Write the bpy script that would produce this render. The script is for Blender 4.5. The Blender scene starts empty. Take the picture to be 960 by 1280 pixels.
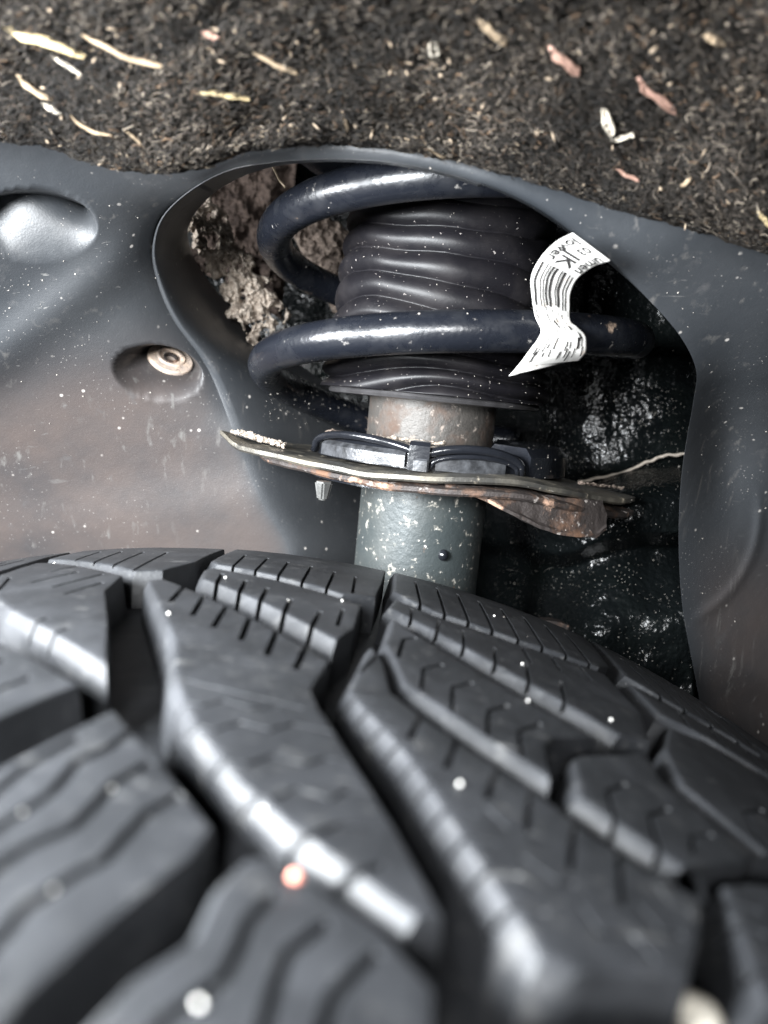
import bpy, bmesh, math, random
from mathutils import Vector, Matrix, noise
from mathutils.geometry import delaunay_2d_cdt

# ------------------------------------------------------------------ camera, world, light, exposure
sc = bpy.context.scene
col = sc.collection
random.seed(11)
CZ = 0.7185                       # camera height above the ground the wheel stands on
PITCH = math.atan(110 / 960)
FPX = 960.0
cam_d = bpy.data.cameras.new("camera")
cam = bpy.data.objects.new("camera", cam_d)
col.objects.link(cam)
cam.location = (0, 0, CZ)
cam.rotation_euler = (math.pi / 2 - PITCH, 0, 0)
cam_d.sensor_fit = 'VERTICAL'
cam_d.sensor_height = 9.0667
cam_d.lens = 6.8
cam_d.clip_start = 0.005
cam_d.clip_end = 50
cam_d.dof.use_dof = True
cam_d.dof.focus_distance = 0.268
cam_d.dof.aperture_fstop = 2.4
sc.camera = cam

world = bpy.data.worlds.new("World")
sc.world = world
world.use_nodes = True
bg = world.node_tree.nodes["Background"]
bg.inputs[0].default_value = (0.75, 0.87, 1.0, 1)
bg.inputs[1].default_value = 0.006


def area(name, loc, target, size, power, colr):
    d = bpy.data.lights.new(name, 'AREA')
    d.shape = 'DISK'
    d.size = size
    d.energy = power
    d.color = colr
    o = bpy.data.objects.new(name, d)
    o.location = Vector(loc) + Vector((0, 0, CZ))
    dirv = Vector(target) - Vector(loc)
    o.rotation_euler = dirv.to_track_quat('-Z', 'Y').to_euler()
    col.objects.link(o)
    return o


area("key_lamp", (-0.31, 0.115, 0.055), (0.0, 0.20, -0.01), 0.15, 4.4, (0.94, 0.97, 1.0))
area("upper_lamp", (-0.150, 0.015, 0.035), (-0.03, 0.10, -0.045), 0.10, 5.6, (0.93, 0.97, 1.0))
area("front_lamp", (-0.03, -0.20, 0.07), (0.0, 0.28, 0.03), 0.08, 1.9, (0.98, 0.99, 1.0))

sc.view_settings.view_transform = 'Standard'
sc.view_settings.look = 'None'
sc.view_settings.exposure = 0.0
sc.view_settings.gamma = 1.0
sc.view_settings.use_curve_mapping = False
sc.render.engine = 'CYCLES'

# ------------------------------------------------------------------ helpers
CP, SP = math.cos(PITCH), math.sin(PITCH)


def at(px, py, Y):
    """the point at depth Y (metres from the lens) that stands where the photograph shows px, py"""
    dx, dz = (px - 480) / FPX, -(py - 640) / FPX
    d = Vector((dx, CP + SP * dz, -SP + CP * dz))
    return d * (Y / d.y) + Vector((0, 0, CZ))


def link(name, me, mat=None, parent=None, smooth=True, sharp=None):
    o = bpy.data.objects.new(name, me)
    col.objects.link(o)
    if mat is not None and not me.materials:
        me.materials.append(mat)
    if parent is not None:
        o.parent = parent
    if smooth:
        me.polygons.foreach_set("use_smooth", [True] * len(me.polygons))
        if sharp:
            me.set_sharp_from_angle(angle=math.radians(sharp))
    return o


def mesh(name, verts, faces, mat=None, parent=None, smooth=True, sharp=None):
    me = bpy.data.meshes.new(name)
    me.from_pydata([tuple(v) for v in verts], [], faces)
    me.update()
    return link(name, me, mat, parent, smooth, sharp)


def frombm(name, bm, mat=None, parent=None, smooth=True, sharp=None):
    me = bpy.data.meshes.new(name)
    bm.to_mesh(me)
    bm.free()
    return link(name, me, mat, parent, smooth, sharp)


def empty(name, loc=(0, 0, 0)):
    o = bpy.data.objects.new(name, None)
    o.location = loc
    o.empty_display_size = 0.02
    col.objects.link(o)
    return o


def tag(o, label=None, cat=None, group=None, kind=None):
    if label:
        o["label"] = label
    if cat:
        o["category"] = cat
    if group:
        o["group"] = group
    if kind:
        o["kind"] = kind
    return o


def catmull(pts, n):
    """resample a polyline of equal-length tuples with a Catmull-Rom spline"""
    k = len(pts)
    out = []
    for i in range(n):
        t = i / (n - 1) * (k - 1)
        j = min(int(t), k - 2)
        f = t - j
        p0, p1, p2, p3 = pts[max(j - 1, 0)], pts[j], pts[j + 1], pts[min(j + 2, k - 1)]
        out.append(tuple(0.5 * (2 * b + (c - a) * f + (2 * a - 5 * b + 4 * c - d) * f * f
                                + (3 * b - a - 3 * c + d) * f ** 3)
                         for a, b, c, d in zip(p0, p1, p2, p3)))
    return out


def sstep(a, b, x):
    t = max(0.0, min(1.0, (x - a) / (b - a)))
    return t * t * (3 - 2 * t)


def nz(x, y, z=0.0):
    return noise.noise(Vector((x, y, z)))


def fbm(x, y, z=0.0, o=4):
    s, a = 0.0, 1.0
    for i in range(o):
        s += a * noise.noise(Vector((x, y, z)) * (2 ** i))
        a *= 0.5
    return s


# ------------------------------------------------------------------ materials
class Mat:
    def __init__(self, name, base=(0.5, 0.5, 0.5), rough=0.5, metal=0.0, spec=0.5, coat=0.0):
        self.m = bpy.data.materials.new(name)
        self.m.use_nodes = True
        self.t = self.m.node_tree
        self.b = self.t.nodes["Principled BSDF"]
        self.b.inputs["Base Color"].default_value = (*base, 1)
        self.b.inputs["Roughness"].default_value = rough
        self.b.inputs["Metallic"].default_value = metal
        self.b.inputs["Specular IOR Level"].default_value = spec
        self.b.inputs["Coat Weight"].default_value = coat
        self.co = self.t.nodes.new("ShaderNodeTexCoord").outputs["Object"]
        self.col = None
        self.rgh = None
        self.base = (*base, 1)
        self.rough = rough
        self.h = None

    def noise(self, scale, detail=4, rough=0.55, dist=0.0, stretch=None):
        n = self.t.nodes.new("ShaderNodeTexNoise")
        n.inputs["Scale"].default_value = scale
        n.inputs["Detail"].default_value = detail
        n.inputs["Roughness"].default_value = rough
        n.inputs["Distortion"].default_value = dist
        co = self.co
        if stretch:
            mp = self.t.nodes.new("ShaderNodeMapping")
            mp.inputs["Scale"].default_value = stretch
            self.t.links.new(co, mp.inputs[0])
            co = mp.outputs[0]
        self.t.links.new(co, n.inputs["Vector"])
        return n.outputs["Fac"]

    def voro(self, scale, rnd=1.0):
        n = self.t.nodes.new("ShaderNodeTexVoronoi")
        n.inputs["Scale"].default_value = scale
        n.inputs["Randomness"].default_value = rnd
        self.t.links.new(self.co, n.inputs["Vector"])
        return n.outputs["Distance"]

    def ramp(self, fac, stops):
        r = self.t.nodes.new("ShaderNodeValToRGB")
        e = r.color_ramp.elements
        while len(e) < len(stops):
            e.new(0.5)
        for el, (p, c) in zip(e, stops):
            el.position = p
            el.color = (*c, 1) if len(c) == 3 else c
        self.t.links.new(fac, r.inputs[0])
        return r.outputs[0]

    def mask(self, fac, lo, hi):
        r = self.t.nodes.new("ShaderNodeMapRange")
        r.inputs[1].default_value = lo
        r.inputs[2].default_value = hi
        r.clamp = True
        self.t.links.new(fac, r.inputs[0])
        return r.outputs[0]

    def mul(self, a, b):
        n = self.t.nodes.new("ShaderNodeMath")
        n.operation = 'MULTIPLY'
        self.t.links.new(a, n.inputs[0])
        if isinstance(b, (int, float)):
            n.inputs[1].default_value = b
        else:
            self.t.links.new(b, n.inputs[1])
        return n.outputs[0]

    def over(self, mask, colr, rough=None):
        """lay a colour (and roughness) over what is there, where mask is 1"""
        n = self.t.nodes.new("ShaderNodeMix")
        n.data_type = 'RGBA'
        self.t.links.new(mask, n.inputs[0])
        if self.col is None:
            n.inputs[6].default_value = self.base
        else:
            self.t.links.new(self.col, n.inputs[6])
        if isinstance(colr, tuple):
            n.inputs[7].default_value = (*colr, 1)
        else:
            self.t.links.new(colr, n.inputs[7])
        self.col = n.outputs[2]
        if rough is not None:
            r = self.t.nodes.new("ShaderNodeMix")
            self.t.links.new(mask, r.inputs[0])
            if self.rgh is None:
                r.inputs[2].default_value = self.rough
            else:
                self.t.links.new(self.rgh, r.inputs[2])
            r.inputs[3].default_value = rough
            self.rgh = r.outputs[0]
        return self

    def bump(self, h, strength, dist):
        b = self.t.nodes.new("ShaderNodeBump")
        b.inputs["Strength"].default_value = strength
        b.inputs["Distance"].default_value = dist
        self.t.links.new(h, b.inputs["Height"])
        if self.h is not None:
            self.t.links.new(self.h, b.inputs["Normal"])
        self.h = b.outputs[0]
        return self

    def attr(self, name):
        a = self.t.nodes.new("ShaderNodeAttribute")
        a.attribute_name = name
        return a.outputs["Color"]

    def done(self):
        if self.col is not None:
            self.t.links.new(self.col, self.b.inputs["Base Color"])
        if self.rgh is not None:
            self.t.links.new(self.rgh, self.b.inputs["Roughness"])
        if self.h is not None:
            self.t.links.new(self.h, self.b.inputs["Normal"])
        return self.m


def rubber_mat():
    m = Mat("tyre_rubber", (0.015, 0.016, 0.018), 0.52, spec=0.40)
    m.over(m.mask(m.noise(60, 5), 0.45, 0.75), (0.028, 0.0295, 0.033), 0.56)
    m.over(m.mask(m.noise(900, 2), 0.70, 0.78), (0.10, 0.10, 0.10), 0.7)
    m.over(m.mask(m.noise(130, 6, 0.7), 0.58, 0.72), (0.050, 0.050, 0.050), 0.62)
    m.over(m.mul(m.mask(m.noise(500, 4, .6, .4, (.25, 1, 1)), .60, .70), m.mask(m.noise(40, 3), .45, .6)), (0.075, 0.075, 0.075), 0.65)
    m.bump(m.noise(1800, 3), 0.18, 0.0004).bump(m.noise(160, 3), 0.14, 0.002)
    return m.done()


def liner_mat():
    m = Mat("liner_plastic", (0.022, 0.025, 0.029), 0.40, spec=0.5)
    # grey dust, then reflected brown of the ground painted in low on the wall
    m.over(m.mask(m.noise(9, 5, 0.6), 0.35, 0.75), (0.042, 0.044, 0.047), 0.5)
    m.over(m.mul(m.attr("brown_tint"), m.mask(m.noise(22, 6, 0.6), 0.15, 0.6)), (0.058, 0.046, 0.042), 0.55)
    m.over(m.mask(m.noise(60, 6, 0.7), 0.62, 0.80), (0.060, 0.059, 0.06), 0.7)
    m.over(m.mul(m.mask(m.voro(520), 0.13, 0.07), m.mask(m.noise(35, 3), .45, .6)), (0.20, 0.19, 0.18), 0.9)
    m.over(m.mul(m.mask(m.voro(150), 0.13, 0.06), m.mask(m.noise(50, 2), 0.5, 0.6)), (0.42, 0.39, 0.36), 0.9)
    # dried splash streaks and fine scuffs
    m.over(m.mul(m.mask(m.noise(240, 5, 0.6, 0.0, (1, 1, .12)), .60, .72), m.mask(m.noise(14, 3), .48, .62)), (0.095, 0.090, 0.085), 0.75)
    m.over(m.mul(m.mask(m.noise(420, 4, 0.6, 0.6, (.10, 1, 1)), .66, .72), m.mask(m.noise(18, 3, .5, 1.0), .5, .6)), (0.11, 0.108, 0.105), 0.7)
    m.bump(m.noise(1400, 3), 0.16, 0.0004).bump(m.noise(70, 3), 0.10, 0.003)
    return m.done()


def spring_mat():
    m = Mat("spring_paint", (0.006, 0.007, 0.010), 0.27, spec=0.55)
    m.over(m.mask(m.noise(90, 5, 0.6), 0.5, 0.72), (0.014, 0.015, 0.018), 0.38)
    m.over(m.mask(m.noise(260, 4, 0.7), 0.66, 0.72), (0.16, 0.15, 0.14), 0.8)
    m.over(m.mul(m.mask(m.noise(45, 5, 0.6), 0.66, 0.72), m.mask(m.noise(400, 2), 0.4, 0.5)), (0.36, 0.26, 0.19), 0.9)
    m.bump(m.noise(500, 4), 0.25, 0.0006)
    return m.done()


def boot_mat():
    m = Mat("boot_rubber", (0.006, 0.0056, 0.007), 0.42, spec=0.27)
    m.over(m.mask(m.noise(70, 4), 0.45, 0.75), (0.015, 0.0135, 0.0145), 0.5)
    m.over(m.mask(m.noise(700, 2), 0.70, 0.74), (0.20, 0.18, 0.17), 0.9)
    m.bump(m.noise(900, 3), 0.12, 0.0004)
    return m.done()


def tube_mat():
    m = Mat("strut_tube_paint", (0.034, 0.041, 0.042), 0.42, spec=0.5, metal=0.15)
    m.over(m.mask(m.noise(30, 4), 0.4, 0.7), (0.056, 0.060, 0.057), 0.5)
    m.over(m.mask(m.noise(240, 6, 0.66), 0.60, 0.68), (0.34, 0.315, 0.27), 0.85)
    m.over(m.mask(m.noise(480, 5, 0.6), 0.65, 0.69), (0.36, 0.34, 0.31), 0.85)
    m.over(m.mask(m.noise(110, 5, 0.7), 0.66, 0.75), (0.16, 0.075, 0.035), 0.85)
    m.bump(m.noise(600, 4), 0.3, 0.0006)
    return m.done()


def rust_mat(name="rusty_steel", lighter=1.0):
    m = Mat(name, (0.034 * lighter, 0.028 * lighter, 0.026 * lighter), 0.55, spec=0.4, metal=0.2)
    m.over(m.mask(m.noise(70, 6, 0.65), 0.50, 0.66), (0.13 * lighter, 0.072 * lighter, 0.045 * lighter), 0.85)
    m.over(m.mask(m.noise(110, 6, 0.65), 0.58, 0.66), (0.38, 0.24, 0.17), 0.9)
    m.over(m.mask(m.noise(240, 5, 0.65), 0.62, 0.68), (0.30, 0.27, 0.25), 0.8)
    m.bump(m.noise(260, 6, 0.65), 0.6, 0.0015)
    return m.done()


def stain_mat():
    m = Mat("stained_steel", (0.060, 0.055, 0.050), 0.5, spec=0.5, metal=0.3)
    m.over(m.mask(m.noise(80, 6, 0.65), 0.50, 0.70), (0.070, 0.046, 0.034), 0.8)
    m.over(m.mask(m.noise(300, 5, 0.65), 0.60, 0.68), (0.26, 0.22, 0.19), 0.85)
    m.over(m.mask(m.noise(60, 5, 0.6), 0.60, 0.70), (0.035, 0.03, 0.03), 0.6)
    m.bump(m.noise(400, 6, 0.65), 0.5, 0.001)
    return m.done()


def washer_mat():
    m = Mat("rusty_washer", (0.40, 0.33, 0.28), 0.6, spec=0.4)
    m.over(m.mask(m.noise(260, 6, 0.65), 0.45, 0.62), (0.58, 0.45, 0.35), 0.8)
    m.over(m.mask(m.noise(420, 5, 0.65), 0.60, 0.68), (0.13, 0.10, 0.085), 0.8)
    m.bump(m.noise(500, 6, 0.65), 0.6, 0.001)
    return m.done()


def plate_mat():
    m = Mat("seat_plate_steel", (0.075, 0.072, 0.066), 0.36, spec=0.5, metal=0.55)
    m.over(m.mask(m.noise(60, 6, 0.65), 0.45, 0.65), (0.15, 0.135, 0.108), 0.6)
    m.over(m.mask(m.noise(180, 6, 0.65), 0.60, 0.68), (0.40, 0.35, 0.27), 0.85)
    m.over(m.mask(m.noise(90, 6, 0.65), 0.62, 0.72), (0.045, 0.04, 0.038), 0.6)
    m.bump(m.noise(400, 5, 0.65), 0.4, 0.0008)
    return m.done()


def undercoat_mat():
    m = Mat("undercoat", (0.0025, 0.0032, 0.0034), 0.19, spec=0.30)
    m.over(m.mask(m.noise(25, 4), 0.5, 0.7), (0.0042, 0.0056, 0.0054), 0.27)
    m.over(m.mul(m.mask(m.voro(620), 0.14, 0.07), m.mask(m.noise(40, 3), .45, .6)), (0.30, 0.28, 0.25), 0.8)
    m.bump(m.noise(430, 2, 0.4), 0.50, 0.0020)
    return m.done()


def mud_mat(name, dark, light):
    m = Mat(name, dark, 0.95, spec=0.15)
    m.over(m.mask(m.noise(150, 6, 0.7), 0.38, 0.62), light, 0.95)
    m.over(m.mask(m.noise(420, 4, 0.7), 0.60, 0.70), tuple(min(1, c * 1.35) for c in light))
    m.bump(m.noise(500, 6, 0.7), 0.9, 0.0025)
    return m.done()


def plain(name, c, rough=0.7, spec=0.3, var=0.25, scale=300, metal=0.0):
    m = Mat(name, c, rough, spec=spec, metal=metal)
    m.over(m.mask(m.noise(scale, 5, 0.6), 0.35, 0.65), tuple(x * (1 - var) for x in c))
    m.bump(m.noise(scale * 3, 3), 0.3, 0.0004)
    return m.done()


def fibre_mat():
    m = Mat("felt_fibre", (0.05, 0.045, 0.04), 0.75, spec=0.3)
    m.col = m.attr("fibre_colour")
    return m.done()


def felt_mat():
    m = Mat("felt_backing", (0.018, 0.016, 0.014), 0.95, spec=0.1)
    m.over(m.mask(m.noise(420, 6, 0.7), 0.45, 0.65), (0.036, 0.030, 0.025))
    m.over(m.mask(m.noise(18, 4), 0.5, 0.75), (0.036, 0.028, 0.020))
    m.bump(m.noise(700, 6, 0.7), 1.0, 0.003)
    return m.done()


M = dict(rubber=rubber_mat(), liner=liner_mat(), spring=spring_mat(), boot=boot_mat(), tube=tube_mat(),
         rust=rust_mat(), stain=stain_mat(), washer=washer_mat(), plate=plate_mat(), under=undercoat_mat(),
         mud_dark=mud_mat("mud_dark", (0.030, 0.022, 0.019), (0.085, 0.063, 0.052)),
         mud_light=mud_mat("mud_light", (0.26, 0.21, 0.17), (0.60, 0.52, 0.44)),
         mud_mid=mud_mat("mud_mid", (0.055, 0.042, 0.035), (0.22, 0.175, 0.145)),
         gloss=plain("gloss_black", (0.010, 0.011, 0.014), 0.18, 0.6, 0.3, 120),
         bolt=plain("zinc_bolt", (0.14, 0.14, 0.135), 0.4, 0.5, 0.4, 200, 0.5),
         clip=plain("grey_clip", (0.055, 0.057, 0.062), 0.3, 0.5, 0.7, 260),
         band=plain("boot_band", (0.055, 0.053, 0.055), 0.35, 0.5, 0.35, 160, 0.3),
         felt=felt_mat(), fibre=fibre_mat(),
         ink=plain("black_ink", (0.015, 0.014, 0.014), 0.7, 0.2))

# ------------------------------------------------------------------ wheel arch liner (moulded plastic) with its opening
# rim of the opening: photo position, depth;  outer edge of the panel;  end of the turned-back flange
RIM = [(372, 860, .350, -160, 900, .345, 520, 860, .41), (366, 780, .346, -160, 850, .340, 510, 780, .41),
       (362, 690, .340, -160, 770, .335, 500, 690, .40), (330, 630, .335, -160, 700, .325, 480, 640, .40),
       (300, 560, .330, -160, 640, .315, 470, 590, .40), (262, 465, .315, -160, 560, .300, 430, 500, .405),
       (217, 400, .300, -160, 480, .285, 330, 425, .395), (196, 350, .290, -160, 400, .268, 272, 365, .375),
       (190, 310, .280, -160, 310, .250, 242, 320, .345), (203, 270, .268, -160, 220, .235, 236, 282, .32),
       (240, 236, .256, -60, 120, .228, 262, 246, .30), (288, 212, .240, 120, 120, .226, 300, 222, .26),
       (340, 203, .232, 300, 110, .224, 344, 208, .244), (390, 199, .226, 380, 110, .223, 392, 203, .236),
       (440, 199, .222, 450, 110, .222, 440, 203, .232), (500, 204, .219, 520, 115, .222, 500, 208, .229),
       (560, 217, .218, 600, 130, .220, 560, 221, .228), (610, 234, .218, 670, 150, .219, 610, 238, .228),
       (660, 257, .220, 750, 180, .218, 660, 261, .230), (710, 290, .224, 840, 210, .216, 708, 294, .234),
       (762, 330, .230, 930, 250, .214, 759, 333, .240), (810, 374, .238, 1020, 290, .222, 806, 377, .248),
       (850, 420, .247, 1120, 350, .236, 845, 422, .257), (870, 462, .257, 1120, 430, .260, 866, 462, .267),
       (867, 500, .268, 1120, 500, .288, 862, 502, .279), (860, 540, .278, 1120, 560, .312, 848, 537, .290),
       (853, 585, .286, 1120, 620, .330, 838, 571, .298), (849, 640, .294, 1120, 690, .345, 837, 630, .31),
       (849, 700, .300, 1120, 760, .355, 838, 700, .32), (854, 765, .305, 1120, 830, .36, 842, 765, .32),
       (866, 830, .308, 1120, 900, .365, 853, 830, .32), (885, 930, .308, 1120, 1000, .365, 870, 930, .32)]
NR, NS = 520, 190


def dimple(cx, cy, ax, ay, rot, fx, fy, fdepth, fn, fr):
    return dict(cx=cx, cy=cy, ax=ax, ay=ay, rot=rot, fx=fx, fy=fy, fd=fdepth, n=Vector(fn).normalized(), r=fr)


DIMPLES = [dimple(197, 465, 55, 33, .12, 213, 449, .334, (.42, -.53, .74), .0102),
           dimple(42, 282, 78, 44, .05, 36, 243, .282, (.10, -.10, .98), .0170)]


def liner_depth_shape(px, py):
    """soft ridges and dents pressed into the panel, metres along the view"""
    d = 0.0
    # diagonal crease from the left edge up to the opening
    ax, ay, bx, by = -40, 470, 195, 295
    L = math.hypot(bx - ax, by - ay)
    t = ((px - ax) * (bx - ax) + (py - ay) * (by - ay)) / L / L
    dist = ((px - ax) * (by - ay) - (py - ay) * (bx - ax)) / L
    d -= .0032 * math.exp(-(dist / 30) ** 2) * sstep(-.2, .1, t) * sstep(1.15, .75, t)
    # dent and raised arc at the right
    d += .012 * math.exp(-((px - 905) / 40) ** 2 - ((py - 560) / 90) ** 2)
    r = math.hypot((px - 800) / 1.0, (py - 640) / 1.0)
    a = math.atan2(py - 640, px - 800)
    d -= .0013 * math.exp(-((r - 150) / 7) ** 2) * sstep(-.3, .15, a) * sstep(1.25, .9, a)
    d += .010 * sstep(815, 870, py - (px - 860) * .25) * sstep(840, 880, px)
    return d


def build_liner():
    rows = [r if r[0] < 600 else r[:6] + (r[0] + 4, r[1] - 3, r[2] + .010) for r in catmull(RIM, NR)]
    verts, faces, tint = [], [], []
    NB = 26
    for (rx, ry, rY, ox, oy, oY, qx, qy, qY) in rows:
        # turned-back flange, from its end to the rim
        left = rx < 330 and ry > 240
        for k in range(NB):
            t = 1 - k / NB
            e = t ** (1.5 if qY - rY > .04 else 1.0)
            px, py, Y = rx + (qx - rx) * t, ry + (qy - ry) * t, rY + (qY - rY) * e
            verts.append(at(px, py, Y))
            tint.append(0.0)
        for k in range(NS + 1):
            t = (k / NS) ** 1.25
            px, py = rx + (ox - rx) * t, ry + (oy - ry) * t
            Y = rY + (oY - rY) * t
            roll = math.exp(-(t * math.hypot(ox - rx, oy - ry)) / 16.0)
            Y += .0035 * roll ** 2 * sstep(400, 260, ry)
            if rx < 330:
                Y += .012 * math.exp(-(t * math.hypot(ox - rx, oy - ry)) / 34.0) * sstep(560, 440, ry) * sstep(225, 270, ry)
            Y += liner_depth_shape(px, py) * (1 - roll)
            p = at(px, py, Y)
            for D in DIMPLES:
                dx, dy = px - D['cx'], py - D['cy']
                c, s = math.cos(D['rot']), math.sin(D['rot'])
                u, v = (dx * c + dy * s) / D['ax'], (-dx * s + dy * c) / D['ay']
                e = math.hypot(u, v)
                if e < 1.03:
                    phi = math.atan2(v, u)
                    F = at(D['fx'], D['fy'], D['fd'])
                    n = D['n']
                    e1 = Vector((1, 0, 0))
                    e1 = (e1 - n * e1.dot(n)).normalized()
                    e2 = n.cross(e1)
                    if e2.z > 0:
                        e2 = -e2
                    if e <= .5:
                        p = F + (e1 * math.cos(phi) + e2 * math.sin(phi)) * D['r'] * (e / .5)
                    else:
                        k_ = min(1.0, (1.03 - e) / .53)
                        k_ = k_ if k_ > .12 else k_ * k_ / .12 * .5 + k_ * .5
                        fr = F + (e1 * math.cos(phi) + e2 * math.sin(phi)) * D['r']
                        ex, ey = 1.03 * D['ax'] * math.cos(phi), 1.03 * D['ay'] * math.sin(phi)
                        rpx, rpy = D['cx'] + ex * c - ey * s, D['cy'] + ex * s + ey * c
                        rim = at(rpx, rpy, Y)
                        p = rim.lerp(fr, k_)
            verts.append(p)
            # the brown reflection, painted as colour, covers the flat low wall, left of the flange
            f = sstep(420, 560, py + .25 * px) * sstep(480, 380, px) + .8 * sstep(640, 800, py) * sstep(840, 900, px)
            tint.append(max(0.0, min(1.0, f)) * (1 - roll))
    W = NB + NS + 1
    for i in range(NR - 1):
        for k in range(W - 1):
            a = i * W + k
            faces.append((a, a + 1, a + W + 1, a + W))
    o = mesh("arch_liner", verts, faces, M['liner'])
    at_ = o.data.attributes.new("brown_tint", 'FLOAT_COLOR', 'POINT')
    at_.data.foreach_set("color", [c for f in tint for c in (f, f, f, 1.0)])
    return o


liner = build_liner()
tag(liner, "dark grey moulded plastic wheel arch liner with a large opening and two screw dimples", "arch liner")


def lathe(profile, n=48, close=False):
    """profile of (r, z) turned about z -> verts, faces"""
    v, f = [], []
    for r, z in profile:
        for i in range(n):
            a = 2 * math.pi * i / n
            v.append(Vector((r * math.cos(a), r * math.sin(a), z)))
    for j in range(len(profile) - 1):
        for i in range(n):
            i2 = (i + 1) % n
            f.append((j * n + i, j * n + i2, (j + 1) * n + i2, (j + 1) * n + i))
    return v, f


def orient(o, loc, n):
    q = Vector(n).normalized().to_track_quat('Z', 'Y')
    o.rotation_mode = 'QUATERNION'
    o.rotation_quaternion = q
    o.location = loc


# screws at the bottom of the dimples
def screw(D, scale, name, label):
    pr = [(.0001, -.0002), (.0026, -.0002), (.0027, .0004), (.0045, .0006), (.0048, .0016), (.0056, .0017), (.0060, .0009),
          (.0090, .0007), (.0094, .0002), (.0094, -.003)]
    v, f = lathe([(r * scale, z * scale) for r, z in pr], 40)
    o = mesh(name, v, f, M['washer'], None, True, 35)
    orient(o, at(D['fx'], D['fy'], D['fd'] - .0015), D['n'])
    # slot of the driver socket: six small lobes
    sv, sf = lathe([(.0023 * scale, -.0002), (.0023 * scale, .0012 * scale), (.0030 * scale, .0012 * scale), (.0031 * scale, -.0002)], 12)
    s = mesh("socket", sv, sf, M['rust'], o, False)
    tag(o, label, "screw")
    return o


screw(DIMPLES[0], 1.02, "screw", "rusty washer-head screw in the round dimple left of the coil spring")
screw(DIMPLES[1], 1.45, "screw", "rusty screw high in the large dimple at the left edge")

# ------------------------------------------------------------------ inner body behind the opening
def grid(name, fn, nu, nv, mat, parent=None, keep=None):
    v, f = [], []
    for j in range(nv + 1):
        for i in range(nu + 1):
            v.append(fn(i / nu, j / nv))
    W = nu + 1
    for j in range(nv):
        for i in range(nu):
            if keep is None or keep((i + .5) / nu, (j + .5) / nv):
                a = j * W + i
                f.append((a, a + 1, a + W + 1, a + W))
    me_o = mesh(name, v, f, mat, parent)
    if keep is not None:
        bm = bmesh.new()
        bm.from_mesh(me_o.data)
        loose = [x for x in bm.verts if not x.link_faces]
        bmesh.ops.delete(bm, geom=loose, context='VERTS')
        bm.to_mesh(me_o.data)
        bm.free()
    return me_o


def wheelhouse_pt(a, b):
    px, py = 60 + a * 920, 120 + b * 830
    Y = .475 - .065 * sstep(560, 760, px) - .02 * sstep(450, 620, px)
    seam = 598 - 30 * sstep(700, 845, px) + 4 * nz(px * .03, 3.1)
    Y -= (.022 + .022 * sstep(seam, seam + 40, py)) * sstep(600, 690, px) * sstep(905, 865, px) + .03 * sstep(seam - 10, seam + 60, py) * sstep(560, 620, px) * sstep(905, 865, px)
    fold = 690 + 12 * nz(px * .012, 7.7) + 10 * math.sin(px * .021)
    Y += .028 * sstep(fold - 14, fold + 8, py) * sstep(560, 640, px) - .022 * sstep(fold + 10, fold + 110, py) * sstep(560, 640, px)
    Y += .005 * fbm(px * .010, py * .012, 1.0, 2) + .0006 * nz(px * .05, py * .07, 5)
    if px > 600:
        Y += .0003 * nz(px * .16, py * .16, 9) + .0004 * nz(px * .33, py * .33, 2)
    return at(px, py, Y)


house = empty("wheelhouse", (0, .45, CZ))
tag(house, kind="structure")


def in_house(o):
    o.parent = house
    o.matrix_parent_inverse = Matrix.Translation(house.location).inverted()
    return o


in_house(grid("inner_panel", wheelhouse_pt, 300, 270, M['under']))


def roof_pt(a, b):
    x = -.28 + .62 * a
    y = .232 + .27 * b
    return Vector((x, y, CZ + .125 + .035 * math.sin(b * math.pi) + .004 * nz(x * 30, y * 30)))


in_house(grid("top_panel", roof_pt, 40, 24, M['under']))
for name, x0 in (("side_panel", -.26), ("side_panel", .31)):
    in_house(grid(name, lambda a, b, x0=x0: Vector((x0 + .003 * nz(a * 9, b * 9), .26 + .24 * a, CZ - .25 + .40 * b)), 16, 16, M['under']))


# pale line of sealant along the seam
def tube(path, rad, n=8, cap=True):
    v, f = [], []
    k = len(path)
    up = Vector((0, 0, 1))
    prevx = None
    for i, p in enumerate(path):
        d = (path[min(i + 1, k - 1)] - path[max(i - 1, 0)]).normalized()
        if prevx is None:
            x = d.cross(up)
            if x.length < .1:
                x = d.cross(Vector((1, 0, 0)))
        else:
            x = prevx - d * prevx.dot(d)
        x.normalize()
        prevx = x
        y = d.cross(x)
        r = rad(i / (k - 1)) if callable(rad) else rad
        for j in range(n):
            a = 2 * math.pi * j / n
            v.append(p + x * (math.cos(a) * r) + y * (math.sin(a) * r))
    for i in range(k - 1):
        for j in range(n):
            j2 = (j + 1) % n
            f.append((i * n + j, i * n + j2, (i + 1) * n + j2, (i + 1) * n + j))
    if cap:
        f.append(tuple(range(n))[::-1])
        f.append(tuple((k - 1) * n + j for j in range(n)))
    return v, f


seam_path = [at(x, y + 2 * nz(x * .1, 0), Yd) for x, y, Yd in catmull(
    [(722, 603, .362), (745, 598, .360), (775, 592, .358), (795, 584, .358), (812, 576, .358), (830, 570, .358), (858, 567, .358)], 40)]
v, f = tube(seam_path, lambda t: .0007 + .0004 * nz(t * 20, 1), 7)
in_house(mesh("sealant_bead", v, f, plain("sealant", (0.30, 0.26, 0.22), .8)))


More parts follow.
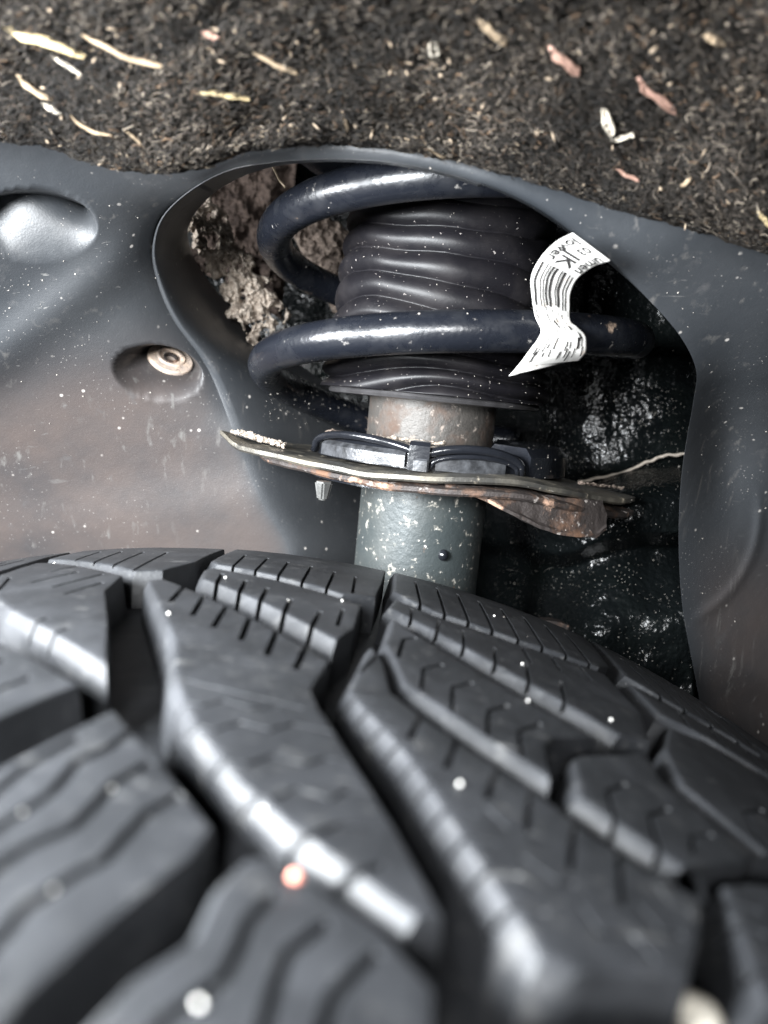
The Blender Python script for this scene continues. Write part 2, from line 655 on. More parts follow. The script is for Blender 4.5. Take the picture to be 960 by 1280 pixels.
# dried mud on the inner body: crusts with ragged edges
def crust(name, quad, Yc, nu, nv, thr, amp, freq, mat, label, seed):
    (x0, y0), (x1, y1), (x2, y2), (x3, y3) = quad          # top-left, top-right, bottom-right, bottom-left

    def pp(a, b):
        px = (x0 * (1 - a) + x1 * a) * (1 - b) + (x3 * (1 - a) + x2 * a) * b
        py = (y0 * (1 - a) + y1 * a) * (1 - b) + (y3 * (1 - a) + y2 * a) * b
        Y = (Yc[0] * (1 - a) + Yc[1] * a) * (1 - b) + (Yc[3] * (1 - a) + Yc[2] * a) * b
        return px, py, Y

    def edge(a, b):
        e = min(a, 1 - a, b, 1 - b)
        px, py, Y = pp(a, b)
        return fbm(px * freq, py * freq, seed, 5) * .8 + min(e * 3.4, .8) - thr

    def fn(a, b):
        px, py, Y = pp(a, b)
        h = amp * (max(0, edge(a, b)) ** .5 * .8 + .45 * fbm(px * freq * 1.7, py * freq * 1.7, seed + 4, 5))
        return at(px, py, Y - h)

    o = grid(name, fn, nu, nv, mat, None, lambda a, b: edge(a, b) > 0)
    tag(o, label, "mud")
    return o


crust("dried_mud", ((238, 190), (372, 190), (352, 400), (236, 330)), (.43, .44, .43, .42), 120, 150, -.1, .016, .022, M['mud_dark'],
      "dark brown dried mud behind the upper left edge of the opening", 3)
crust("dried_mud", ((206, 240), (262, 236), (378, 402), (310, 450)), (.335, .355, .38, .36), 130, 220, .40, .010, .055, M['mud_light'],
      "pale beige dried mud streaking down the left flange of the opening", 8)
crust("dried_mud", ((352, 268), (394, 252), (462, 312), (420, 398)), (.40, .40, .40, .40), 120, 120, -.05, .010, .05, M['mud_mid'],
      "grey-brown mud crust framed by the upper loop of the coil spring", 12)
crust("dried_mud", ((330, 470), (352, 468), (452, 522), (440, 548)), (.41, .41, .43, .43), 110, 60, .52, .005, .09, M['mud_mid'],
      "speckled mud crumbs on the ledge inside the lower spring coil", 21)

# small fibre hanging beside the mud
v, f = tube([at(*p) for p in catmull([(340, 205, .30), (344, 214, .305), (350, 226, .31), (357, 234, .31)], 14)], .0005, 6)
tag(mesh("dry_stem", v, f, plain("stem", (.35, .28, .2))), "thin pale plant stem above the upper spring coil", "stem")

# lower hose / ledge seen left of the strut tube
v, f = tube([at(*p) for p in catmull([(330, 705, .40), (380, 688, .405), (430, 676, .41), (480, 672, .415), (540, 680, .42)], 30)], .011, 20)
tag(mesh("rubber_hose", v, f, plain("hose_rubber", (.045, .05, .058), .45)), "dark rubber hose low between the tyre and the strut tube", "hose")

# knuckle rim just visible over the tyre right of the strut
v, f = [], []
for i in range(25):
    a = math.pi * (i / 24)
    for r in (.020, .0165):
        for dy in (0, .006):
            v.append(at(680, 815, .335) + Vector((r * math.cos(a), dy, r * .72 * math.sin(a))))
for i in range(24):
    a = i * 4
    for p, q in ((0, 1), (1, 3), (3, 2), (2, 0)):
        f.append((a + p, a + q, a + 4 + q, a + 4 + p))
tag(mesh("knuckle_rim", v, f, M['rust'], None, True, 40), "rusty round rim peeking over the tyre right of the strut", "rim")

# ------------------------------------------------------------------ suspension strut
strut = empty("suspension_strut", at(534, 575, .315))
strut.rotation_euler = (math.radians(2.0), math.radians(5.5), 0)
tag(strut, "suspension strut with black coil spring, ribbed rubber boot and rusty spring seat", "strut")

# lower tube with a flared foot
prof = [(.0258, -.16), (.0258, -.004), (.0262, -.002), (.0262, .0), (.025, .001)]
v, f = lathe([(.0258, -.16 + .155 * i / 30) for i in range(31)] + prof[2:], 72)
lt = mesh("damper_tube", v, f, M['tube'], strut, True, 50)
# drop of wax on the tube
bm = bmesh.new()
bmesh.ops.create_uvsphere(bm, u_segments=16, v_segments=10, radius=.0021)
for q in bm.verts:
    q.co.z *= 1.1
dr = frombm("drop", bm, M['gloss'], lt)
dr.location = (.0085, -.0245, -.034)
# upper tube, rusty
v, f = lathe([(.0255, .0), (.0257, .002), (.0257, .031), (.024, .032)], 64)
mesh("upper_tube", v, f, M['stain'], strut, True, 50)


# rubber bellows boot
def boot_r(z, th):
    zz = z + .0042 * nz(math.cos(th) * 1.5, math.sin(th) * 1.5, z * 26) + .0018 * math.sin(2 * th + z * 50)
    base = .0462 - (z - .027) * .085
    # folds: tight low down, wide above
    if zz < .050:
        ph = (zz - .026) / .0068
    else:
        ph = (.050 - .026) / .0068 + (zz - .050) / .0102
    s = abs(math.sin(math.pi * ph))
    depth = .0046 if zz < .05 else .0030 + .0014 * nz(zz * 120, 3.3, math.cos(th) * .8)
    crease = .0015 * nz(math.cos(th) * 2.2, math.sin(th) * 2.2, zz * 60)
    return base - depth * (1 - s ** .55) + crease * .6


nb, nt = 260, 180
v, f = [], []
for j in range(nb + 1):
    z = .0262 + (.125 - .0262) * j / nb
    for i in range(nt):
        th = 2 * math.pi * i / nt
        r = boot_r(z, th)
        v.append(Vector((r * math.cos(th), r * math.sin(th), z)))
for j in range(nb):
    for i in range(nt):
        i2 = (i + 1) % nt
        f.append((j * nt + i, j * nt + i2, (j + 1) * nt + i2, (j + 1) * nt + i))
f.append(tuple(range(nt))[::-1])
boot = mesh("dust_boot", v, f, M['boot'], strut)
# pale clamp band at the foot of the boot
v, f = lathe([(.030, .0236), (.0400, .0236), (.0420, .0240), (.0426, .0250), (.0420, .0260), (.040, .0262)], 90)
mesh("boot_band", v, f, M['band'], boot, True, 40)
# small upper collar of the tube under the boot
v, f = lathe([(.026, .0165), (.0275, .017), (.0275, .0225), (.026, .023)], 64)

# coil spring: helix turning down from the front right, wire 14.5 mm
SR, WR, SPITCH = .0716, .0066, .0462
SC = Vector((.0035, 0.0, 0))


def spring_pt(t):
    """t counted in turns from the front of the lower coil, positive upward"""
    a = -math.pi / 2 + 2 * math.pi * t          # front is -Y; upward turns go to the right
    z = .0462 + SPITCH * t
    if t < 0:                                   # the last turn closes down onto the seat
        z = max(.0462 + SPITCH * t - .085 * t * t, .0085)
    elif t < 1:
        z -= .006 * math.sin(math.pi * t) ** 2
    return SC + Vector((SR * math.cos(a), SR * math.sin(a), z))


path = [spring_pt(-.60 + i * (2.33 / 420)) for i in range(421)]
v, f = tube(path, WR, 26)
spring = mesh("coil_spring", v, f, M['spring'], strut)

# pressed steel spring seat: outline in the seat plane, thickness, up-turned left tip
outline = catmull([(-.083, -.012), (-.072, -.023), (-.052, -.036), (-.028, -.049), (-.004, -.056), (.020, -.055), (.044, -.046),
                   (.064, -.030), (.081, -.014), (.083, -.004), (.072, .016), (.050, .040), (.020, .055), (-.015, .055),
                   (-.045, .040), (-.064, .016), (-.076, -.002), (-.0835, -.011)], 140)


outline = [(x + .0007 * nz(x * 160, y * 160, 1) + .0012 * nz(x * 90, y * 300, 7) * sstep(-.06, -.08, x), y + .0007 * nz(x * 160, y * 160, 5)) for x, y in outline]


def seat_z(x, y):
    z = .0045 * sstep(-.072, -.084, x) + .0012 * math.sin(x * 60) + .0006 * nz(x * 60, y * 60)
    z -= .004 * sstep(.02, .08, x)
    return z


v, f = [], []
rings = [(.18, 0), (.45, 0), (.7, 0), (.88, 0), (.97, -.0003), (1.0, -.0009), (1.0, -.0024), (.985, -.0032), (.95, -.003), (.7, -.0028), (.18, -.0028)]
n = len(outline)
for s, dz in rings:
    for (x, y) in outline:
        px_, py_ = .002 + (x - .002) * s, y * s
        v.append(Vector((px_, py_, seat_z(px_, py_) + dz)))
for j in range(len(rings) - 1):
    for i in range(n):
        i2 = (i + 1) % n
        f.append((j * n + i, j * n + i2, (j + 1) * n + i2, (j + 1) * n + i))
seat = mesh("spring_seat", v, f, M['plate'], strut, True, 40)
# darker lower leaf of the seat, showing below the first towards the right
v = [Vector((.008 + (q.x - .002) * .93, q.y * .965, q.z - .0036 - .0020 * sstep(-.03, .06, q.x))) for q in v]
mesh("lower_leaf", v, f, M['rust'], seat, True, 40)


def arc_bar(r0, r1, z0, z1, a0, a1, n=40, bev=.0008):
    """bar bent along an arc, with chamfered top edges"""
    v, f = [], []
    pr = [(r1, z0), (r1, z1 - bev), (r1 - bev, z1), (r0 + bev, z1), (r0, z1 - bev), (r0, z0)]
    for i in range(n + 1):
        a = a0 + (a1 - a0) * i / n
        for r, z in pr:
            v.append(Vector((r * math.cos(a), r * math.sin(a), z)) + SC)
    k = len(pr)
    for i in range(n):
        for j in range(k):
            j2 = (j + 1) % k
            f.append((i * k + j, (i + 1) * k + j, (i + 1) * k + j2, i * k + j2))
    f.append(tuple(range(k)))
    f.append(tuple(n * k + j for j in range(k))[::-1])
    return v, f


R_ = math.radians
# rubber isolator lying along the seat: a low pad, a bent glossy lip over it and pale ribs in the gap
v, f = arc_bar(.034, .0500, 0, .0080, R_(-160), R_(-58), 50, .0022)
iso = mesh("isolator", v, f, M['gloss'], seat, True, 35)


def arc_tube(r, z, a0, a1, rad, n=40):
    pts = []
    for i in range(n + 1):
        t = i / n
        a = a0 + (a1 - a0) * t
        arch = math.sin(math.pi * t) ** .35
        pts.append(SC + Vector((r * math.cos(a), r * math.sin(a), .001 + (z - .001) * arch)))
    return tube(pts, rad, 12)


for a0, a1, z, rad in ((-158, -97, .0092, .0014), (-101, -58, .0088, .0016), (-96, -60, .0064, .0009)):
    v, f = arc_tube(.0520, z, R_(a0), R_(a1), rad)
    mesh("isolator_lip", v, f, M['gloss'], seat)
for a0, a1, rr in ((-150, -106, .0520), (-94, -66, .0520)):
    v, f = arc_bar(.0480, rr, .0006, .0062, R_(a0), R_(a1), 30, .0016)
    mesh("isolator_rib", v, f, M['clip'], seat, True, 35)
v, f = arc_bar(.044, .0545, .0, .0100, R_(-104), R_(-96.5), 6, .0014)
mesh("clip", v, f, M['gloss'], seat, True, 35)
v, f = arc_bar(.046, .0552, .0, .0048, R_(-102), R_(-97), 6, .0012)
mesh("clip", v, f, M['clip'], seat, True, 35)
v, f = arc_bar(.030, .052, 0, .0105, R_(-54), R_(35), 40, .003)
mesh("isolator", v, f, M['gloss'], seat, True, 35)

# rusty cup pressed under the right half of the seat
def cup_pt(x, y, z):
    return Vector((x, y, z))


v, f = [], []
ncx = 44
for i in range(ncx + 1):
    t = i / ncx
    x = .004 + .061 * t
    yf = -.050 + .020 * t ** 2.2
    drop = .0045 + .0115 * sstep(0, .75, t) * (1 - .25 * sstep(.93, 1, t))
    for (dy, dz) in ((0.0, -.003), (-.0008, -.004), (-.0010, -drop * .6), (-.0016, -drop + .0015), (-.0028, -drop + .0006), (-.0028, -drop - .0006), (.0, -drop - .0008), (.030, -drop)):
        v.append(Vector((x + (.002 if dz < -.004 else 0) * t, yf + dy + .0006 * nz(x * 300, dz * 400), dz - .0035 * t + .0005 * nz(x * 200, dy * 900, 2))))
for i in range(ncx):
    for j in range(7):
        a = i * 8 + j
        f.append((a, a + 1, a + 9, a + 8))
f.append(tuple(range(8)))
f.append(tuple(ncx * 8 + j for j in range(8))[::-1])
cup = mesh("seat_flange", v, f, M['rust'], seat, True, 45)
tag(cup, "rusty flange pressed under the right half of the spring seat")

# left under-seat pad and bolt
v, f = arc_bar(.036, .0515, -.0085, -.0030, R_(-156), R_(-112), 30, .0015)
mesh("under_pad", v, f, M['gloss'], seat, True, 35)
bm = bmesh.new()
bmesh.ops.create_cone(bm, cap_ends=True, segments=6, radius1=.0022, radius2=.0037, depth=.0068)
bmesh.ops.bevel(bm, geom=bm.edges[:], offset=.0006, segments=2, affect='EDGES')
b_ = frombm("bolt", bm, M['bolt'], seat, True, 30)
b_.location = (-.0385, -.040, -.0115)

# stamped letters on the front of the seat
def text_mesh(s, size, bold=False):
    cu = bpy.data.curves.new("t", 'FONT')
    cu.body = s
    cu.size = size
    cu.resolution_u = 3
    if bold:
        cu.offset = size * .022
    o = bpy.data.objects.new("t", cu)
    col.objects.link(o)
    dg = bpy.context.evaluated_depsgraph_get()
    me = bpy.data.meshes.new_from_object(o.evaluated_get(dg))
    col.objects.unlink(o)
    bpy.data.objects.remove(o)
    vs = [w.co.copy() for w in me.vertices]
    fs = [tuple(p.vertices) for p in me.polygons]
    bpy.data.meshes.remove(me)
    return vs, fs


vs, fs = text_mesh("TONI", .0062)
lv = []
for p in vs:
    x = .0065 - p.x
    y = -.0535 - p.y * .8 + .0045 + .0005
    lv.append(Vector((x, y, seat_z(x, y) + .00045)))
mesh("stamped_letters", lv, fs, M['rust'], seat, False)


# mud crumbs lying on the seat
def crumb_pile(name, a, b, n, r, mat, label, spread=.0012):
    bmx = bmesh.new()
    for i in range(n):
        t = random.random()
        c = a.lerp(b, t) + Vector((random.gauss(0, spread), random.gauss(0, spread), random.random() * spread))
        rr = r * random.uniform(.45, 1.2)
        g = bmesh.ops.create_icosphere(bmx, subdivisions=1, radius=rr)['verts']
        ax = Vector((random.uniform(.7, 1.6), random.uniform(.7, 1.4), random.uniform(.5, 1)))
        for q in g:
            q.co = Vector((q.co.x * ax.x, q.co.y * ax.y, q.co.z * ax.z)) * random.uniform(.8, 1.2) + c
    o = frombm(name, bmx, mat, None, False)
    tag(o, label, "mud crumbs", kind="stuff")
    return o


bpy.context.view_layer.update()
SM = strut.matrix_world.copy()


def on_strut(x, y, z):
    return SM @ Vector((x, y, z))


crumb_pile("mud_crumbs", on_strut(-.077, -.012, .0045), on_strut(-.056, -.020, .0012), 150, .0010, M['mud_light'],
           "pale mud crumbs heaped on the left tip of the spring seat", .0010)
crumb_pile("mud_crumbs", on_strut(-.024, -.030, .0086), on_strut(.004, -.034, .0088), 90, .0008, M['mud_light'],
           "line of pale mud crumbs in front of the rusty upper tube", .0006)
crumb_pile("mud_crumbs", on_strut(-.040, -.019, .0086), on_strut(-.030, -.030, .0088), 60, .0007, M['mud_mid'],
           "grey mud crumbs on the isolator left of the tube", .0009)
crumb_pile("mud_crumbs", on_strut(.055, -.030, -.0010), on_strut(.078, -.012, -.0030), 70, .0006, M['mud_mid'],
           "thin row of mud crumbs along the right tip of the spring seat", .0007)

# ------------------------------------------------------------------ paper tag on the spring
TAGROWS = [(716, 291, .2130, 763, 326, .2150), (694, 303, .2165, 742, 333, .2185), (675, 323, .2210, 722, 348, .2230),
           (664, 346, .2265, 713, 366, .2275), (665, 372, .2325, 712, 385, .2325), (669, 396, .2375, 713, 401, .2380),
           (676, 412, .2375, 722, 409, .2410), (672, 424, .2345, 731, 418, .2385), (663, 436, .2335, 733, 428, .2375),
           (653, 450, .2345, 732, 441, .2385), (644, 461, .236, 724, 451, .2415)]
tag_s = catmull(TAGROWS, 90)
seg = [0.0]
for i in range(1, 90):
    a, b = tag_s[i - 1], tag_s[i]
    pa = (at(a[0], a[1], a[2]) + at(a[3], a[4], a[5])) / 2
    pb = (at(b[0], b[1], b[2]) + at(b[3], b[4], b[5])) / 2
    seg.append(seg[-1] + (pb - pa).length)
TLEN = seg[-1]


def tag_pt(s, t, off=0.0):
    """s metres from the free end, t 0..1 from the left edge to the right edge"""
    s = max(0, min(TLEN, s))
    i = 0
    while i < 88 and seg[i + 1] < s:
        i += 1
    k = (s - seg[i]) / max(1e-9, seg[i + 1] - seg[i])
    r = [tag_s[i][q] * (1 - k) + tag_s[i + 1][q] * k for q in range(6)]
    L, R2 = at(r[0], r[1], r[2]), at(r[3], r[4], r[5])
    p = L.lerp(R2, t)
    p += Vector((0, -1, .1)) * (.0011 * math.sin(math.pi * t) * sstep(.0, .01, s))
    if off:
        a, b = tag_pt(s - .0004, t), tag_pt(s + .0004, t)
        nn = (R2 - L).cross(b - a).normalized()
        if nn.y > 0:
            nn = -nn
        p += nn * off
    return p


pm = Mat("tag_paper", (0.48, 0.47, 0.45), .6, spec=.25)
pm.over(pm.mask(pm.noise(260, 5, .6), .58, .70), (0.50, 0.43, 0.37), .7)
pm.over(pm.mask(pm.noise(700, 3, .6), .68, .72), (0.25, 0.20, 0.17), .8)
pm.bump(pm.noise(500, 3), .15, .0004)
pm = pm.done()
NTs, NTt = 170, 30
v, f = [], []
for j in range(NTs + 1):
    for i in range(NTt + 1):
        t = i / NTt
        s = TLEN * j / NTs
        if j == NTs:
            s += 0
        v.append(tag_pt(s, t))
W = NTt + 1
for j in range(NTs):
    for i in range(NTt):
        a = j * W + i
        f.append((a, a + 1, a + W + 1, a + W))
# drawn-out torn tip at the lower left corner
base = NTs * W
tipv = len(v)
for k, (px, py, Y) in enumerate([(690, 457, .2385), (665, 463, .2365), (648, 467, .235), (636, 470, .234)]):
    v.append(at(px, py, Y))
f.append((base + 0, base + 11, tipv + 1, tipv + 2))
f.append((base + 11, base + 24, tipv + 0, tipv + 1))
f.append((base + 0, tipv + 2, tipv + 3))
ptag = mesh("paper_tag", v, f, pm, None, True)
md = ptag.modifiers.new("thickness", 'SOLIDIFY')
md.thickness = .00010
md.offset = 0
tag(ptag, "white curled paper tag with barcode and letters stuck on the coil spring", "tag")
TW = .0115


def tag_text(s, size, s0, t0, bold=False):
    vs, fs = text_mesh(s, size, bold)
    lv = [tag_pt(s0 + p.x, t0 + p.y / TW, .00034) for p in vs]
    return mesh("print", lv, fs, M['ink'], ptag, False)


tag_text("lower", .0040, .0008, .09, True)
tag_text("03", .0034, .0009, .42, True)
tag_text("JK", .0058, .0054, .33, True)
tag_text("umen", .0039, .0012, .79, True)


def tag_bar(s0, s1, t, w):
    v, f = [], []
    n = 26
    for i in range(n + 1):
        s = s0 + (s1 - s0) * i / n
        for dt in (-w / 2, w / 2):
            v.append(tag_pt(s, t + dt + .006 * math.sin(s * 900 + t * 9), .00034))
    for i in range(n):
        f.append((2 * i, 2 * i + 1, 2 * i + 3, 2 * i + 2))
    return v, f


random.seed(5)
t = .10
while t < .93:
    w = random.choice([.028, .035, .05, .065])
    v, f = tag_bar(.0118, .0118 + .0150 * random.uniform(.92, 1.05), t, w)
    mesh("barcode_bar", v, f, M['ink'], ptag, False)
    t += w + random.choice([.045, .055, .075])
for k in range(46):
    s0 = .0262 + random.random() * (TLEN - .031)
    v, f = tag_bar(s0, s0 + random.uniform(.0012, .0042), .06 + .88 * k / 45, random.uniform(.014, .026))
    mesh("barcode_bar", v, f, M['ink'], ptag, False)

# ------------------------------------------------------------------ tyre
TR, TX0, TZT = .34, -.073, -.0385
GD = .0100


def crown(y):
    q = (y - .158) / .104
    return .0035 * abs(q) ** 3 if abs(q) < 1 else .0035 + (abs(q) - 1) * .104 * .55 + ((abs(q) - 1) * .104) ** 2 * 40


def tyre_pt(u, v, h, phase=0.0):
    r = TR - crown(v) + h
    a = u / TR + phase
    return Vector((r * math.sin(a), v, r * math.cos(a)))


tyre = empty("tyre", (TX0, 0, CZ + TZT - TR))
tag(tyre, "black car tyre with deep directional winter tread below the spring", "tyre")

# carcass: groove floor, shoulders, sidewalls
prof = []
for i in range(31):
    y = .030 + (.290 - .030) * i / 30
    prof.append((TR - crown(y) - GD, y))
inner = [(.28, .300), (.25, .298), (.225, .285), (.215, .265)]
outer = [(.215, .050), (.225, .032), (.25, .018), (.28, .014)]
prof = outer + [(.300, .016)] + prof + [(.300, .302)] + inner
NA = 240
v, f = [], []
for j, (r, y) in enumerate(prof):
    for i in range(NA):
        a = 2 * math.pi * i / NA
        v.append(Vector((r * math.sin(a), y, r * math.cos(a))))
for j in range(len(prof) - 1):
    for i in range(NA):
        i2 = (i + 1) % NA
        f.append((j * NA + i, j * NA + i2, (j + 1) * NA + i2, (j + 1) * NA + i))
mesh("carcass", v, f, M['rubber'], tyre, True, 50)

